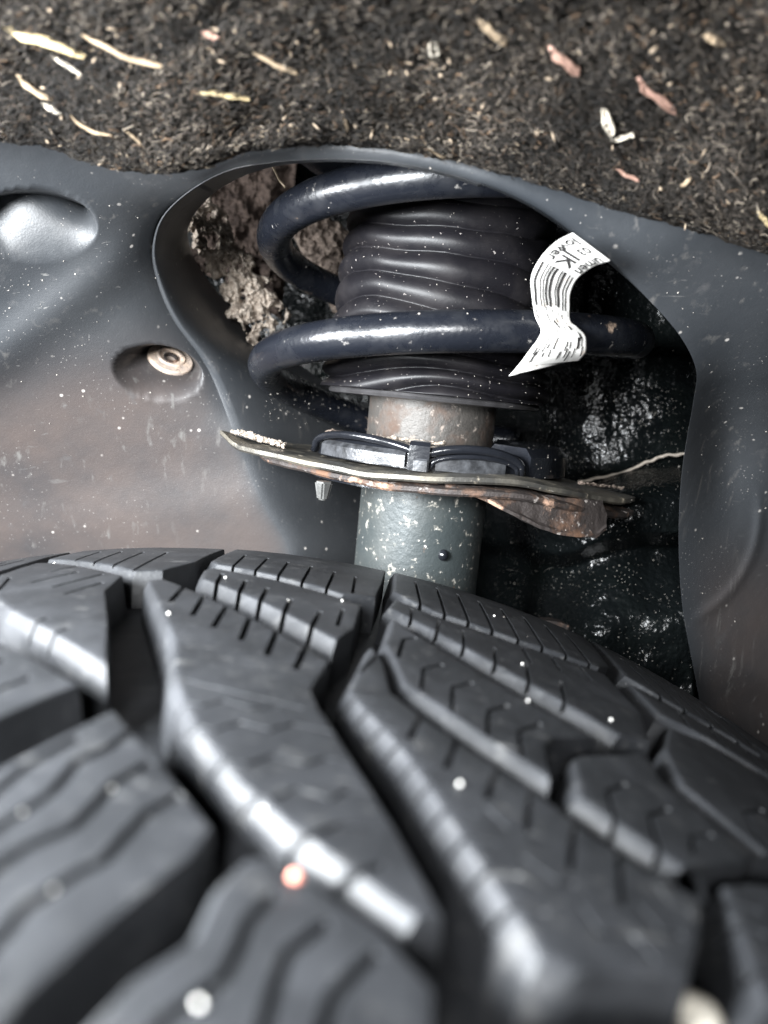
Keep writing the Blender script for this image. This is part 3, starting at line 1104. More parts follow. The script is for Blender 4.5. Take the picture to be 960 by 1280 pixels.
# tread blocks: outline in millimetres (along the circumference, across the tread), and their sipes
BLK = {
    'A': ([(15, 38), (20, 62), (27, 88), (34, 106.5), (44, 94), (54.7, 80.3), (53.7, 74.8), (51.2, 69.3), (48.7, 63.5), (45.4, 55.3), (42, 38)],
          [(1.4, [(29, 52), (31, 68), (33, 76.2), (33.8, 78.1), (35.4, 83.3), (35.3, 90.4), (37.7, 94.6), (38.9, 100.4)]),
           (1.4, [(33, 52), (35, 64), (36, 70.3), (37, 73), (40.2, 77), (41, 81.8), (41.2, 86.2), (44.0, 92.6)]),
           (1.4, [(38.5, 48), (40.6, 61.9), (40.9, 64.9), (43.3, 69.7), (45.3, 72.5), (46.1, 77.5), (46.9, 81.5), (49.4, 86)]),
           (1.4, [(24, 50), (26, 66), (29, 78), (30, 88), (33, 97)])]),
    'B': ([(47, 38), (50.7, 54.1), (52.7, 59), (56.2, 63.7), (56.8, 71.3), (58.5, 75.6), (60.8, 77.1), (67.3, 73.6), (74.1, 69.3), (79, 63.5), (78, 52), (75, 38)],
          [(1.3, [(54.5, 46), (56.3, 55), (58.2, 57.6), (60.2, 60.4), (60.7, 63.2), (61, 67.2), (63, 71.4)]),
           (1.3, [(62, 46), (64.4, 56.5), (64.7, 60.5), (65.2, 64.2), (68.6, 69.0)]),
           (1.3, [(67.5, 46), (69.2, 57.5), (69.6, 60.3), (71.9, 64), (73.6, 66.4)])]),
    'B2': ([(83, 38), (85, 50), (87.5, 60), (92, 62.5), (105.5, 65.5), (105, 52), (102, 38)],
           [(1.2, [(90, 46), (91.5, 54), (94, 60)]), (1.2, [(96, 46), (97.5, 54), (100, 61)])]),
    'B3': ([(110, 38), (111.5, 55), (113, 64.5), (136, 66.5), (138, 50), (136, 38)],
           [(1.2, [(118, 46), (119, 54), (121, 61)]), (1.2, [(126, 46), (127, 54), (129, 62)])]),
    'B4': ([(142, 38), (144, 52), (142, 68), (166, 73), (170, 55), (168, 38)],
           [(1.2, [(151, 46), (152, 56), (153, 66)]), (1.2, [(159, 46), (160, 56), (161, 68)])]),
    'Cf': ([(-22, 38), (-25, 70), (-24, 110), (-12, 146), (4, 134.0), (26.3, 114.2), (20.4, 100.0), (12.5, 78), (9, 58), (7, 38)],
           [(1.2, [(-6, 60), (0, 92), (6, 112), (10, 124)]), (1.2, [(4, 60), (9, 86), (14, 106), (18, 116)]), (1.2, [(-15, 60), (-10, 92), (-4, 118), (0, 130)])]),
    'Cb': ([(-31, 202), (-20, 176), (-6.6, 157.5), (28.0, 121.0), (18, 150), (8.0, 176.1), (6.0, 194), (-8, 207), (-23, 220), (-31, 224)],
           [(1.0, [(-24, 196), (-18, 178)]), (1.0, [(-8, 200), (-14, 186)]), (1.0, [(0, 196), (-6, 180)]), (1.0, [(4, 185), (0, 172)]),
            (.9, [(2, 142), (6, 150)]), (.9, [(9, 135), (13, 143)]), (.9, [(-10, 216), (-16, 202)])]),
    'C3': ([(-31, 232), (-24, 227), (-8, 214), (6.2, 201), (13.5, 203), (18.5, 220), (19.5, 256), (-31, 258)],
           [(.9, [(-18, 224), (-19, 246)]), (.9, [(-10, 217), (-11, 243)]), (.9, [(-2, 210), (-3, 240)]), (.9, [(6, 203), (5, 238)])]),
    'D': ([(13.4, 188), (26.6, 155.7), (33, 139.9), (38.7, 119.5), (45.6, 104.2), (54.6, 90.7), (61.7, 83.1), (71.4, 75.6), (76.6, 71.6), (80.4, 73.0), (75.4, 86.6),
           (69, 102.6), (63.3, 117), (61.3, 124.2), (63.2, 140.5), (55, 150), (47.4, 158.5), (36, 171), (24, 184.5), (17, 192)],
          [(1.3, [(25.3, 168.3), (24.0, 186)]), (1.3, [(32.6, 158.5), (30.5, 180)]), (1.3, [(38.6, 151.5), (37.5, 172)]), (1.3, [(45.4, 145), (44, 164)]),
           (1.3, [(51.5, 138), (51, 156)]), (1.3, [(57.5, 133), (58.0, 149)]),
           (.5, [(41, 120.2), (50, 117.6), (60.8, 115.6)]),
           (.8, [(46, 104.2), (49.6, 103.5), (52.4, 107.1), (57, 106), (60, 109.5), (66, 109)]), (.8, [(51.5, 95.5), (55.7, 95), (58.5, 98.6), (63, 97.6), (65.5, 100.5), (69, 100.4)]),
           (.8, [(42.3, 111.6), (46, 111), (48.5, 114), (53, 112.6), (57, 114.6)]),
           (.8, [(57, 88.2), (60.1, 87.7), (62.6, 91.2), (67, 90), (69, 93), (72, 93)]), (.9, [(63.5, 81.5), (65.6, 81.9), (68.5, 85.2), (73, 85.7)]), (.9, [(69.3, 77), (71, 77), (73.9, 79.3)])]),
    'D2': ([(22.6, 207), (24.5, 196), (38, 182), (48, 171.5), (63.2, 153.6), (66.8, 166), (68, 190), (62, 193.3), (44, 203.0), (24, 212)],
           [(1.2, [(31, 188), (29.5, 204)]), (1.2, [(38, 181), (37, 198)]), (1.2, [(44, 175), (43.5, 192)]), (1.2, [(50.6, 167), (50.6, 184)]), (1.2, [(57.5, 159), (58.5, 176)]),
            (1.0, [(63, 166), (63.5, 182)])]),
    'D3': ([(21.0, 224), (24, 218.5), (44, 208), (61.7, 198.2), (71.4, 203), (73.2, 225), (75, 258), (21.5, 259)],
           [(.9, [(30, 215), (29, 242)]), (.9, [(37, 211), (36.5, 240)]), (.9, [(44, 207), (43.5, 236)]), (.9, [(51, 203), (51, 234)]), (.9, [(58, 200), (58.5, 230)]), (.9, [(65, 202), (65, 228)])]),
    'E': ([(70.1, 158), (66.4, 127.5), (68.7, 121.5), (75.9, 107), (81.8, 90.2), (86.3, 78.2), (89.5, 69.8), (92.5, 69.0), (106.8, 73), (112, 82), (118.2, 95.2), (115.0, 90.0),
           (108.6, 92.4), (102.8, 97.2), (98.4, 102.6), (88.9, 112.4), (80.6, 121.8), (75, 130), (73.6, 146)],
          [(1.0, [(79.8, 122.4), (77.5, 112)]), (1.0, [(85.4, 116.2), (82.8, 105)]), (1.0, [(91, 109.6), (88.1, 99)]), (1.0, [(95.4, 105), (92.6, 93.0)]),
           (1.0, [(100.6, 99.2), (97.0, 86.8)]), (1.0, [(105.6, 94.4), (102.2, 82.4)]),
           (.9, [(67.0, 124.6), (72, 125)]), (.9, [(69.0, 119.5), (74.5, 120)]), (.9, [(71.5, 114.5), (76, 114.5)]), (.9, [(73.8, 109.5), (79, 110)]), (.9, [(76.2, 104.2), (81, 104.5)]),
           (.9, [(78.0, 98.8), (84, 99.5)]), (.9, [(80, 93.3), (86, 94)]), (.9, [(82, 87.8), (88, 88.5)]), (.9, [(84, 82.3), (90, 83)]), (.9, [(86.1, 76.8), (92, 77.5)]),
           (.8, [(72.3, 150), (69, 138)]), (.8, [(96.5, 80.5), (98, 76.5), (102, 77.5), (103.5, 74.5)]), (.8, [(104.5, 84), (106, 80), (109, 80.6)]), (.8, [(108.5, 89.5), (109.5, 85.5), (112, 85.6)]),
           (.7, [(91.0, 87), (94.5, 83.6), (97.0, 84.4)]), (.7, [(87.5, 96.5), (90, 92.6), (92, 93.4)])]),
    'E2': ([(73.0, 160), (76.5, 136.4), (82.5, 129), (89.9, 120), (99.6, 109.8), (101.8, 123.6), (104, 128), (114.6, 136), (105, 144.6), (94.4, 155.6), (84, 169), (75.0, 184)],
           [(.9, [(80.7, 136), (81.6, 148), (86.0, 154)]), (.9, [(85.7, 128.0), (87.0, 141), (91.5, 147)]), (.9, [(91.2, 121.4), (93.0, 133), (97.5, 139.0)]),
            (.9, [(96.2, 116), (97.6, 127), (103, 134)]), (.9, [(76.5, 152), (78, 166), (81, 170)])]),
    'G': ([(102.6, 107.4), (105.0, 120.5), (108, 124.5), (118, 132), (125.5, 139), (123.6, 126), (132.2, 108.4), (128, 103.6), (120.4, 99.0), (114.6, 95.6), (108.6, 101.2)],
          [(.9, [(107.6, 102.2), (109.5, 113), (114, 118)]), (.9, [(112.6, 97.6), (115, 109), (120, 114)]), (.9, [(119, 101.5), (121, 107), (125.6, 110)])]),
    'I': ([(127.2, 127.5), (134.4, 110.6), (150, 115), (172, 124), (176, 150), (150, 166), (140, 164), (131, 145)],
          [(.9, [(136, 113), (139, 126), (146, 132)]), (.9, [(143, 115), (146, 128), (153, 134)]), (.9, [(151, 117), (154, 130), (160, 136)])]),
    'F': ([(119, 94.2), (116.2, 82), (113.9, 71.8), (140, 74.5), (164, 80), (172, 112), (150, 106.5), (137, 103), (126, 98.5)],
          [(.9, [(117.2, 86), (122, 86.5)]), (.9, [(118.6, 91), (124, 91.5)]), (.9, [(131, 100), (128, 88)]), (.9, [(138, 102), (135, 90)]), (.9, [(116, 78), (122, 79)])]),
    'H': ([(74.0, 193.5), (84.5, 180.5), (95.7, 167.4), (108, 154.6), (120.6, 142.8), (129, 146), (134.6, 167), (134, 194), (110, 191), (86, 196), (76, 206)],
          [(.9, [(80.5, 186), (81, 198)]), (.9, [(86.5, 178.4), (88, 192)]), (.9, [(92.5, 171.5), (94, 188)]), (.9, [(99, 164.4), (101, 180)]), (.9, [(105.5, 157.6), (108, 174)]), (.9, [(112, 151.4), (115, 168)]),
           (.9, [(110, 190.4), (109.5, 176)]), (.9, [(118, 191.4), (117.5, 178)]), (.9, [(126, 192.4), (126, 180)])]),
    'HB': ([(75.5, 216), (86.5, 201.5), (110, 196.4), (134, 199.5), (140, 208), (148, 258), (77, 259)],
           [(1.0, [(84, 205), (84.5, 246)]), (1.0, [(90.5, 201), (91.5, 244)]), (1.0, [(97, 199.6), (98.5, 243)]), (1.0, [(103.5, 198.3), (105.5, 242)]), (1.0, [(110.5, 197), (113, 241)]),
            (1.0, [(117.5, 197.8), (120.5, 240)]), (1.0, [(124.5, 198.6), (128, 240)]), (1.0, [(131.5, 199.6), (135, 240)])]),
    'H2': ([(141, 173), (150, 172), (174, 160), (178, 178), (150, 190), (141, 196)],
           [(.9, [(150, 174), (152, 186)]), (.9, [(158, 170), (160, 183)]), (.9, [(166, 166), (168, 180)])]),
    'J': ([(143.0, 205), (150, 197.6), (164, 190.5), (176, 185), (180, 200), (180, 257), (150, 257.5)],
          [(1.0, [(152, 197), (155, 240)]), (1.0, [(158, 194), (161, 240)]), (1.0, [(164.5, 191), (167, 240)]), (1.0, [(171, 188.2), (173, 240)])]),
}


def area2(p):
    return sum(p[i][0] * p[(i + 1) % len(p)][1] - p[(i + 1) % len(p)][0] * p[i][1] for i in range(len(p))) / 2


def inset(poly, d, chamfer=0.0):
    """move each edge of a counter-clockwise polygon inward by d, and by up to chamfer more where the edge
    faces left or front, bevelled there to catch the light"""
    n = len(poly)
    N, D = [], []
    for i in range(n):
        e = (Vector(poly[(i + 1) % n]) - Vector(poly[i])).normalized()
        N.append(Vector((-e.y, e.x)))                       # inward
        D.append(d + chamfer * sstep(.15, .75, N[-1].x * .80 + N[-1].y * .60))
    out = []
    for i in range(n):
        n1, n2, d1, d2 = N[i - 1], N[i], D[i - 1], D[i]
        p = Vector(poly[i])
        det = n1.x * n2.y - n1.y * n2.x
        if abs(det) < .35:
            m = (n1 + n2)
            m = m.normalized() if m.length > .2 else n1
            out.append(tuple(p + m * ((d1 + d2) / 2)))
        else:
            out.append((p.x + (d1 * n2.y - d2 * n1.y) / det, p.y + (n1.x * d2 - n2.x * d1) / det))
    return out


CH = {'D2': 1.2, 'G': .8, 'I': .8, 'E2': .9, 'H': .9, 'A': .45, 'B': .45, 'B2': .6, 'B3': .6, 'B4': .6, 'D': .85, 'E': 1.15, 'Cb': 1.2, 'F': 1.4}


def block_mesh(name, poly, sipes, cw=1.0):
    poly = list(poly)
    if area2(poly) < 0:
        poly.reverse()
    # soften the drawn outline slightly: split long edges so the walls are not ruler-straight
    dense = []
    for i in range(len(poly)):
        a, b = Vector(poly[i]), Vector(poly[(i + 1) % len(poly)])
        k = max(1, int((b - a).length / 9))
        for j in range(k):
            dense.append(tuple(a.lerp(b, j / k)))
    poly = dense
    bm = bmesh.new()
    layers = [(-.9, 0, -GD * 1000 - 1), (-.15, 0, -.7 - 1.9 * cw), (-.05, .1 * cw, -.4 - 1.8 * cw), (.15, .9 * cw, -.3), (.35, 1.12 * cw, -.06), (.7, 1.3 * cw, 0.0)]
    rings = []
    for d, ch, h in layers:
        q = inset(poly, d, ch)
        rings.append([bm.verts.new((x, y, h)) for x, y in q])
    n = len(poly)
    for a, b in zip(rings, rings[1:]):
        for i in range(n):
            i2 = (i + 1) % n
            bm.faces.new((a[i], a[i2], b[i2], b[i]))
    bm.faces.new(rings[-1])
    bm.faces.new(rings[0][::-1])
    me = bpy.data.meshes.new(name)
    bm.to_mesh(me)
    bm.free()
    o = bpy.data.objects.new(name, me)
    col.objects.link(o)
    cb = bmesh.new()
    for w, line in sipes:
        dep = -1.2 if w == .5 else -4.5
        pts = [Vector(p) for p in line]
        L, R2 = [], []
        for i, p in enumerate(pts):
            d = (pts[min(i + 1, len(pts) - 1)] - pts[max(i - 1, 0)]).normalized()
            nn = Vector((-d.y, d.x)) * w / 2
            if i == 0:
                p = p - d * .3
            L.append(p + nn)
            R2.append(p - nn)
        k = len(pts)
        top = [(cb.verts.new((a.x, a.y, 3)), cb.verts.new((b.x, b.y, 3))) for a, b in zip(L, R2)]
        bot = [(cb.verts.new((a.x, a.y, dep)), cb.verts.new((b.x, b.y, dep))) for a, b in zip(L, R2)]
        for i in range(k - 1):
            cb.faces.new((top[i][0], top[i][1], top[i + 1][1], top[i + 1][0]))
            cb.faces.new((bot[i][0], bot[i + 1][0], bot[i + 1][1], bot[i][1]))
            cb.faces.new((top[i][0], top[i + 1][0], bot[i + 1][0], bot[i][0]))
            cb.faces.new((top[i][1], bot[i][1], bot[i + 1][1], top[i + 1][1]))
        cb.faces.new((top[0][0], bot[0][0], bot[0][1], top[0][1]))
        cb.faces.new((top[-1][0], top[-1][1], bot[-1][1], bot[-1][0]))
    bmesh.ops.recalc_face_normals(cb, faces=cb.faces[:])
    cm = bpy.data.meshes.new("cut")
    cb.to_mesh(cm)
    cb.free()
    co = bpy.data.objects.new("cut", cm)
    col.objects.link(co)
    mod = o.modifiers.new("b", 'BOOLEAN')
    mod.operation = 'DIFFERENCE'
    mod.solver = 'EXACT'
    mod.object = co
    dg = bpy.context.evaluated_depsgraph_get()
    res = bpy.data.meshes.new_from_object(o.evaluated_get(dg))
    if len(res.vertices) < len(me.vertices):
        mod.use_self = True
        dg.update()
        res = bpy.data.meshes.new_from_object(o.evaluated_get(bpy.context.evaluated_depsgraph_get()))
    bpy.data.objects.remove(co)
    bpy.data.objects.remove(o)
    bm = bmesh.new()
    bm.from_mesh(res)
    bmesh.ops.triangulate(bm, faces=[q for q in bm.faces if len(q.verts) > 4])
    us = [q.co.x for q in bm.verts]
    vs_ = [q.co.y for q in bm.verts]
    x = min(us) + 5
    while x < max(us):
        bmesh.ops.bisect_plane(bm, geom=bm.verts[:] + bm.edges[:] + bm.faces[:], plane_co=(x, 0, 0), plane_no=(1, 0, 0), dist=.01)
        x += 5
    y = min(vs_) + 8
    while y < max(vs_):
        bmesh.ops.bisect_plane(bm, geom=bm.verts[:] + bm.edges[:] + bm.faces[:], plane_co=(0, y, 0), plane_no=(0, 1, 0), dist=.01)
        y += 8
    for q in bm.verts:
        u, w, h = q.co
        h2 = h + (.10 * nz(u * .25, w * .25, 1) + .05 * nz(u * .9, w * .9, 4)) * (1 if h > -2.5 else 0)
        q.co = tyre_pt(u / 1000, w / 1000, h2 / 1000)
    bm.to_mesh(res)
    bm.free()
    if not res.materials:
        res.materials.append(M['rubber'])
    res.materials[0] = M['rubber']
    res.polygons.foreach_set("use_smooth", [True] * len(res.polygons))
    res.set_sharp_from_angle(angle=math.radians(32))
    return res


PERIOD = 2 * math.pi / 10
for key, (poly, sipes) in BLK.items():
    me = block_mesh("tread_block", poly, sipes, CH.get(key, 1.0))
    for k in (0, -1, 1):
        o = bpy.data.objects.new("tread_block", me)
        col.objects.link(o)
        o.parent = tyre
        o.rotation_euler = (0, k * PERIOD, 0)

# ------------------------------------------------------------------ felt panel of the arch, overhead
EDGE = catmull([(-170, 160), (-100, 165), (0, 174), (60, 181), (120, 203), (190, 213), (255, 206), (300, 190), (350, 182), (430, 178), (520, 189), (590, 204),
                (680, 228), (760, 254), (860, 281), (960, 312), (1060, 345), (1130, 370)], 300)


def felt_edge(px):
    lo, hi = 0, len(EDGE) - 1
    while hi - lo > 1:
        m = (lo + hi) // 2
        if EDGE[m][0] < px:
            lo = m
        else:
            hi = m
    a, b = EDGE[lo], EDGE[hi]
    k = max(0, min(1, (px - a[0]) / max(1e-6, b[0] - a[0])))
    return a[1] + (b[1] - a[1]) * k


def felt_pt(px, t, off=0.0):
    """t = 0 at the lower edge, 1 at the top of the photograph"""
    e = felt_edge(px) + 3 * nz(px * .05, 2.2) + 1.5 * nz(px * .21, 4)
    py = e + t * (-10 - e)
    Y = .2085 - .043 * t - .012 * t * (px / 960) + .0025 * fbm(px * .008, t * 4, 2, 3)
    if t < .08:
        Y += .006 * (1 - t / .08) ** 2.2
    p = at(px, py, Y)
    return p + Vector((0, -.72, -.69)) * off


def felt_grid(a, b):
    px = -165 + 1290 * a
    t = -.02 + 1.55 * b
    return felt_pt(px, t, .0007 * fbm(px * .09, t * 22, 3, 4))


felt = grid("felt_panel", felt_grid, 420, 150, M['felt'])
tag(felt, "dark brown fuzzy felt panel littered with straw across the top", "felt panel")

# fibres: a tangled mass nobody could count
random.seed(77)
PAL = [((.014, .012, .010), 40), ((.032, .026, .021), 26), ((.070, .058, .047), 18), ((.13, .107, .085), 9), ((.28, .235, .185), 4), ((.14, .088, .052), 4)]
pool = [c for c, w in PAL for _ in range(w)]
V, F, Ccol = [], [], []
NF = 44000
for k in range(NF):
    px = random.uniform(-150, 1110)
    t = random.random() ** 1.15 * 1.28
    if k < 3200:
        t = random.random() * .06
    p = felt_pt(px, max(t, .0), random.uniform(.0, .0016))
    e1 = (felt_pt(px + 6, t) - felt_pt(px - 6, t)).normalized()
    e2 = (felt_pt(px, t + .02) - felt_pt(px, max(t - .02, 0))).normalized()
    nn = Vector((0, -.72, -.69))
    ang = random.uniform(0, 2 * math.pi)
    turn = random.gauss(0, .75)
    L = random.uniform(.0003, .0009)
    rad = random.uniform(.00005, .00013)
    c = random.choice(pool)
    k_ = .78 * random.uniform(.6, 1.3) * max(.35, .80 + .75 * fbm(px * .006, t * 2.2, 9, 3))
    c = tuple(x * k_ for x in c)
    lift = random.gauss(0, .25)
    pts = []
    for s in range(5):
        pts.append(p.copy())
        d = e1 * math.cos(ang) + e2 * math.sin(ang) + nn * lift
        p = p + d * L
        ang += turn + random.gauss(0, .35)
        lift += random.gauss(0, .3) - lift * .3
    b0 = len(V)
    for i, q in enumerate(pts):
        d = (pts[min(i + 1, 4)] - pts[max(i - 1, 0)]).normalized()
        x = d.cross(nn)
        if x.length < 1e-4:
            x = e1.copy()
        x.normalize()
        y = d.cross(x)
        for a in (0, 2.094, 4.189):
            V.append(q + x * (rad * math.cos(a)) + y * (rad * math.sin(a)))
            Ccol.extend((*c, 1.0))
    for i in range(4):
        for j in range(3):
            j2 = (j + 1) % 3
            F.append((b0 + i * 3 + j, b0 + i * 3 + j2, b0 + i * 3 + 3 + j2, b0 + i * 3 + 3 + j))
fib = mesh("felt_fibres", V, F, M['fibre'], felt)
a_ = fib.data.attributes.new("fibre_colour", 'FLOAT_COLOR', 'POINT')
a_.data.foreach_set("color", Ccol)
tag(fib, kind="stuff")


# straw and chips caught in the felt
def chip(name, a, b, w, th, colr, label, cat, bend=0.0, off=.0009, split=False, roundish=False, surf=None):
    def P(px, py):
        if surf is not None:
            return at(px, py, surf)
        e = felt_edge(px)
        return felt_pt(px, (py - e) / (-10 - e), off)
    n = 10
    A, B = P(*a), P(*b)
    d = (B - A)
    L = d.length
    d.normalize()
    nn = Vector((0, -.75, -.66)) if surf is None else Vector((0, -1, 0))
    side = d.cross(nn).normalized()
    v, f = [], []
    sd = random.uniform(0, 50)
    for i in range(n + 1):
        t = i / n
        wv = .8 * w * (.82 + .30 * nz(t * 5, sd))
        if t < .15 or t > .9:
            wv *= .55
        if roundish:
            wv = w * math.sqrt(max(.06, 1 - (2 * t - 1) ** 2)) * (.85 + .35 * nz(t * 3, sd))
        c = A + d * (L * t) + side * (bend * L * math.sin(math.pi * t) + .07 * L * nz(t * 2.5, sd + 3)) + nn * (.10 * L * math.sin(math.pi * t) * (.3 if surf else .5))
        for q_, (sx, sn) in enumerate(((-.5, 0), (-.36, 1), (.05, .7), (.42, 1.1), (.5, 0), (0, -.4))):
            skew = 0.0
            if i in (0, n):
                skew = w * .9 * nz(q_ * 1.7, sd + i)
            v.append(c + d * skew + side * (sx * wv) + nn * (sn * th * (.8 + .7 * nz(t * 6, sx * 3, sd))))
    for i in range(n):
        for j in range(6):
            j2 = (j + 1) % 6
            f.append((i * 6 + j, i * 6 + j2, (i + 1) * 6 + j2, (i + 1) * 6 + j))
    f.append(tuple(range(6))[::-1])
    f.append(tuple(n * 6 + j for j in range(6)))
    o = mesh(name, v, f, colr, None, True, 28)
    tag(o, label, cat)
    return o


SY = plain("straw_yellow", (.52, .41, .23), .6, .4, .3, 250)
SW = plain("straw_white", (.50, .45, .37), .6, .4, .2, 250)
ST = plain("straw_tan", (.34, .26, .175), .7, .3, .35, 250)
SPK = plain("chip_pink", (.33, .20, .155), .7, .3, .3, 250)
SBR = plain("chip_brown", (.24, .16, .11), .8, .3, .35, 250)
chip("straw", (12, 33), (104, 68), .0032, .0007, SY, "longest yellow straw at the upper left of the felt", "straw")
chip("straw", (66, 66), (102, 90), .0013, .0005, SW, "pale splinter just below the longest yellow straw", "straw")
chip("straw", (104, 40), (205, 80), .0016, .0006, ST, "long faint tan straw right of the longest yellow one", "straw", .05)
chip("straw", (24, 90), (64, 120), .0018, .0006, ST, "tan straw at the left edge of the felt", "straw", .1)
chip("wood_chip", (56, 128), (74, 138), .0019, .0006, SW, "small pale chip below the left tan straw", "wood chip")
chip("straw", (90, 140), (140, 168), .0011, .0005, ST, "thin bent stalk above the left bulge of the felt edge", "straw", .12)
chip("straw", (252, 113), (313, 122), .0019, .0006, SY, "short bright yellow straw lying level in the felt", "straw", -.06)
chip("straw", (222, 199), (270, 207), .0016, .0006, SW, "white straw on the lower lip of the felt, left of the opening", "straw")
chip("straw", (317, 64), (372, 88), .0015, .0006, ST, "brown-tan straw above and right of the bright yellow one", "straw")
chip("wood_chip", (428, 138), (436, 162), .0014, .0005, ST, "small upright tan chip above the opening's top edge", "wood chip")
chip("straw", (156, 158), (178, 178), .0012, .0005, ST, "small tan splinter near the felt's left bulge", "straw")
chip("seed", (539, 48), (546, 70), .0028, .0012, SW, "round white seed in the top middle of the felt", "seed", 0, .0016, False, True)
chip("straw", (597, 22), (632, 50), .0024, .0007, ST, "pale straw near the top edge right of the white seed", "straw")
chip("wood_chip", (688, 58), (722, 90), .0030, .0009, SPK, "pinkish wood chip at the top right of the felt", "wood chip")
chip("wood_chip", (796, 96), (842, 138), .0024, .0009, SPK, "longer reddish wood chip near the right edge of the felt", "wood chip")
chip("wood_chip", (752, 132), (763, 164), .0028, .0010, SW, "upright cream chip in the right half of the felt", "wood chip", 0, .0018, False, True)
chip("wood_chip", (764, 172), (792, 166), .0016, .0007, SW, "small flat cream chip under the upright cream chip", "wood chip")
chip("twig", (484, 184), (510, 170), .0008, .0004, ST, "thin curved twig on the felt edge over the spring", "twig", -.2)
chip("twig", (526, 168), (559, 195), .0010, .0005, ST, "forked tan twig hanging over the felt edge above the boot", "twig", .1)
chip("wood_chip", (770, 209), (798, 222), .0013, .0005, SPK, "thin reddish chip close to the felt's right lower edge", "wood chip")
chip("wood_chip", (945, 262), (962, 282), .0016, .0006, SY, "yellow chip at the far right on the felt edge", "wood chip")
chip("straw", (862, 220), (850, 232), .0014, .0005, ST, "small tan chip left of the far right yellow chip", "straw")
chip("wood_chip", (255, 38), (270, 44), .0020, .0007, SPK, "small pink chip at the top left centre of the felt", "wood chip")
chip("wood_chip", (880, 42), (900, 52), .0024, .0008, ST, "blurred tan chip at the top right corner of the felt", "wood chip")

# crumbs caught all over the felt
bm = bmesh.new()
for k in range(260):
    px = random.uniform(-100, 1060)
    t = random.random() ** 1.2
    c = felt_pt(px, t, random.uniform(.0002, .0016))
    g = bmesh.ops.create_icosphere(bm, subdivisions=1, radius=random.uniform(.00015, .00045))['verts']
    st = Vector((random.uniform(.8, 4.0), random.uniform(.4, 1.0), random.uniform(.4, 1.2)))
    rm = Matrix.Rotation(random.uniform(0, 3), 3, 'Y')
    for q in g:
        q.co = rm @ Vector((q.co.x * st.x, q.co.y * st.y, q.co.z * st.z)) + c
o = frombm("felt_crumbs", bm, plain("crumb", (.28, .22, .16), .9, .2, .5, 90), None, False)
tag(o, "tiny tan crumbs scattered through the felt", "crumbs", kind="stuff")

# ------------------------------------------------------------------ grit and drops
def scatter(name, label, n, fn, r0, r1, mat, cat="grit"):
    bmx = bmesh.new()
    for k in range(n):
        c = fn()
        rr = r0 + (r1 - r0) * random.random() ** 3
        g = bmesh.ops.create_icosphere(bmx, subdivisions=1, radius=rr)['verts']
        sx, sy, sz = random.uniform(.5, 1.9), random.uniform(.4, 1.0), random.uniform(.5, 1.5)
        rot = Matrix.Rotation(random.uniform(0, 3.1), 3, 'Y')
        for q in g:
            q.co = rot @ Vector((q.co.x * sx, q.co.y * sy, q.co.z * sz)) * random.uniform(.7, 1.3) + c
    o = frombm(name, bmx, mat, None, False)
    tag(o, label, cat, kind="stuff")
    return o


dust = plain("pale_grit", (.36, .33, .295), .8, .3, .3, 400)
bpy.context.view_layer.update()
dg = bpy.context.evaluated_depsgraph_get()


def hit(px, py, back=.0001):
    """the surface that the photograph shows at px, py"""
    o = Vector((0, 0, CZ))
    d = (at(px, py, 1.0) - o).normalized()
    ok, loc, nor, idx, ob, mx = sc.ray_cast(dg, o + d * .02, d)
    return loc - d * back if ok else None


def in_box(boxes):
    while True:
        x0, y0, x1, y1 = random.choice(boxes)
        p = hit(random.uniform(x0, x1), random.uniform(y0, y1))
        if p is not None:
            return p


scatter("liner_grit", "pale grit specks stuck on the plastic liner", 170,
        lambda: in_box([(0, 230, 200, 680), (0, 330, 250, 560), (700, 290, 960, 480), (870, 480, 960, 780)]), .00005, .00028, dust)
scatter("strut_grit", "pale grit specks stuck on the spring and boot", 130,
        lambda: in_box([(310, 210, 640, 540), (440, 240, 700, 400), (420, 450, 680, 520)]), .00006, .00026, dust)
scatter("undercoat_grit", "bright grit specks on the black undercoat right of the strut", 300,
        lambda: in_box([(630, 470, 850, 600), (620, 600, 850, 800), (330, 470, 440, 530)]), .00008, .00026, dust)

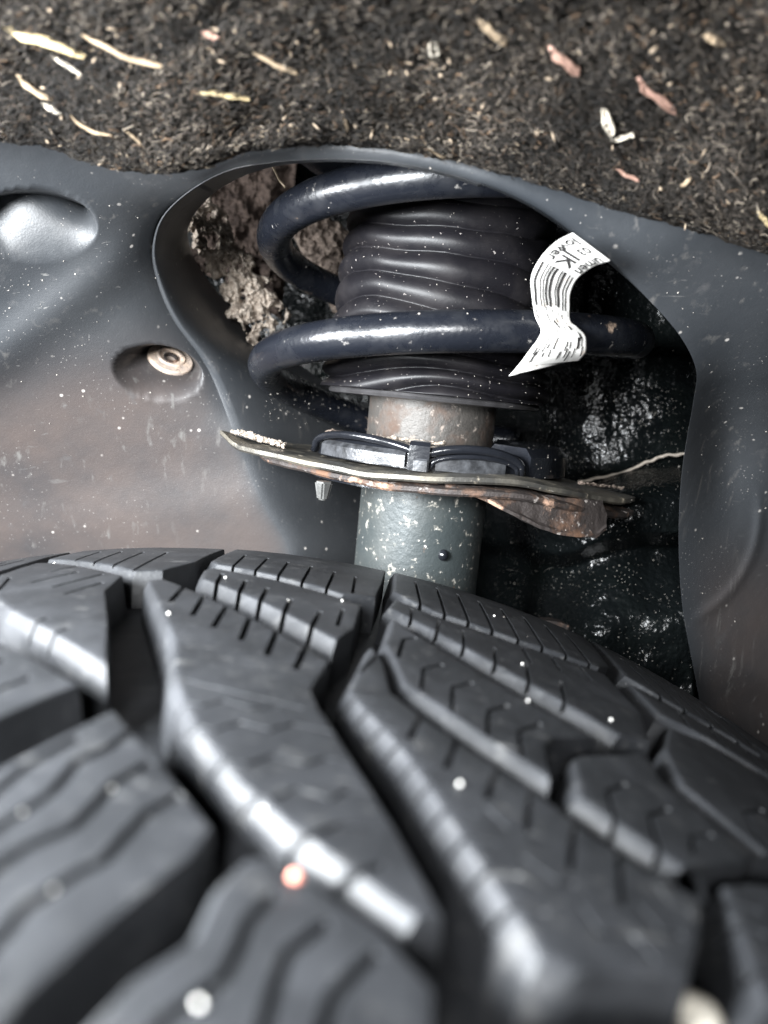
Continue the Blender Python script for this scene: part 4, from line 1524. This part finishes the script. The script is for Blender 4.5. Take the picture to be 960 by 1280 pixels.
glint = plain("quartz_grain", (.80, .78, .74), .15, .8, .2, 300)
red = plain("red_grain", (.75, .28, .20), .35, .5, .2, 300)
GR = [(28, 1015, "pale grain on the foreground tread block at the left edge"), (67, 1112, "pale grain on a wavy sipe of the left foreground block"),
      (330, 1012, "pale grain on the bright wall of the middle tread block"), (140, 985, "pale grain in the middle of the left foreground block"),
      (211, 767, "pale grain at the top of the middle tread block"), (282, 722, "pale grain on the far tread left of the strut"),
      (360, 751, "brownish pale grain above the segmented groove"), (428, 751, "pale grain on the far tread in front of the strut tube"),
      (660, 876, "bright grain on the right tread block under the long groove"), (653, 830, "pale grain just above the long bright groove"),
      (764, 900, "pale grain near the right end of the long groove"), (618, 770, "pale grain on the far shoulder right of the tube"),
      (575, 980, "faint grain on the dark right-hand tread block"), (250, 1255, "faint grain at the bottom of the front tread block"),
      (505, 712, "pale grain on the far shoulder below the tube"), (68, 704, "pale grain on the far left tread block")]
for px, py, lab in GR:
    p = hit(px, py, .0002)
    if p is None:
        continue
    bm = bmesh.new()
    bmesh.ops.create_icosphere(bm, subdivisions=2, radius=.00033 * random.uniform(.8, 1.2))
    for q in bm.verts:
        q.co *= random.uniform(.85, 1.15)
    o = frombm("grain", bm, glint)
    o.location = p
    tag(o, lab, "grain", "pale grains on the tyre tread")
bm = bmesh.new()
bmesh.ops.create_icosphere(bm, subdivisions=2, radius=.0007)
for q in bm.verts:
    q.co *= random.uniform(.85, 1.15)
o = frombm("grain", bm, red)
o.location = hit(370, 1096, .0003)
tag(o, "reddish grain on the front tread block", "grain")

# pale pebble wedged between the blocks at the lower right
bm = bmesh.new()
bmesh.ops.create_icosphere(bm, subdivisions=3, radius=.0030)
for q in bm.verts:
    q.co = Vector((q.co.x * 1.25, q.co.y, q.co.z * .8)) * (1 + .18 * nz(q.co.x * 400, q.co.y * 400, q.co.z * 400))
o = frombm("pebble", bm, plain("pebble_stone", (.62, .58, .50), .5, .5, .3, 220))
o.location = at(862, 1272, .0765)
tag(o, "pale pebble wedged in the groove at the bottom right of the tread", "pebble")
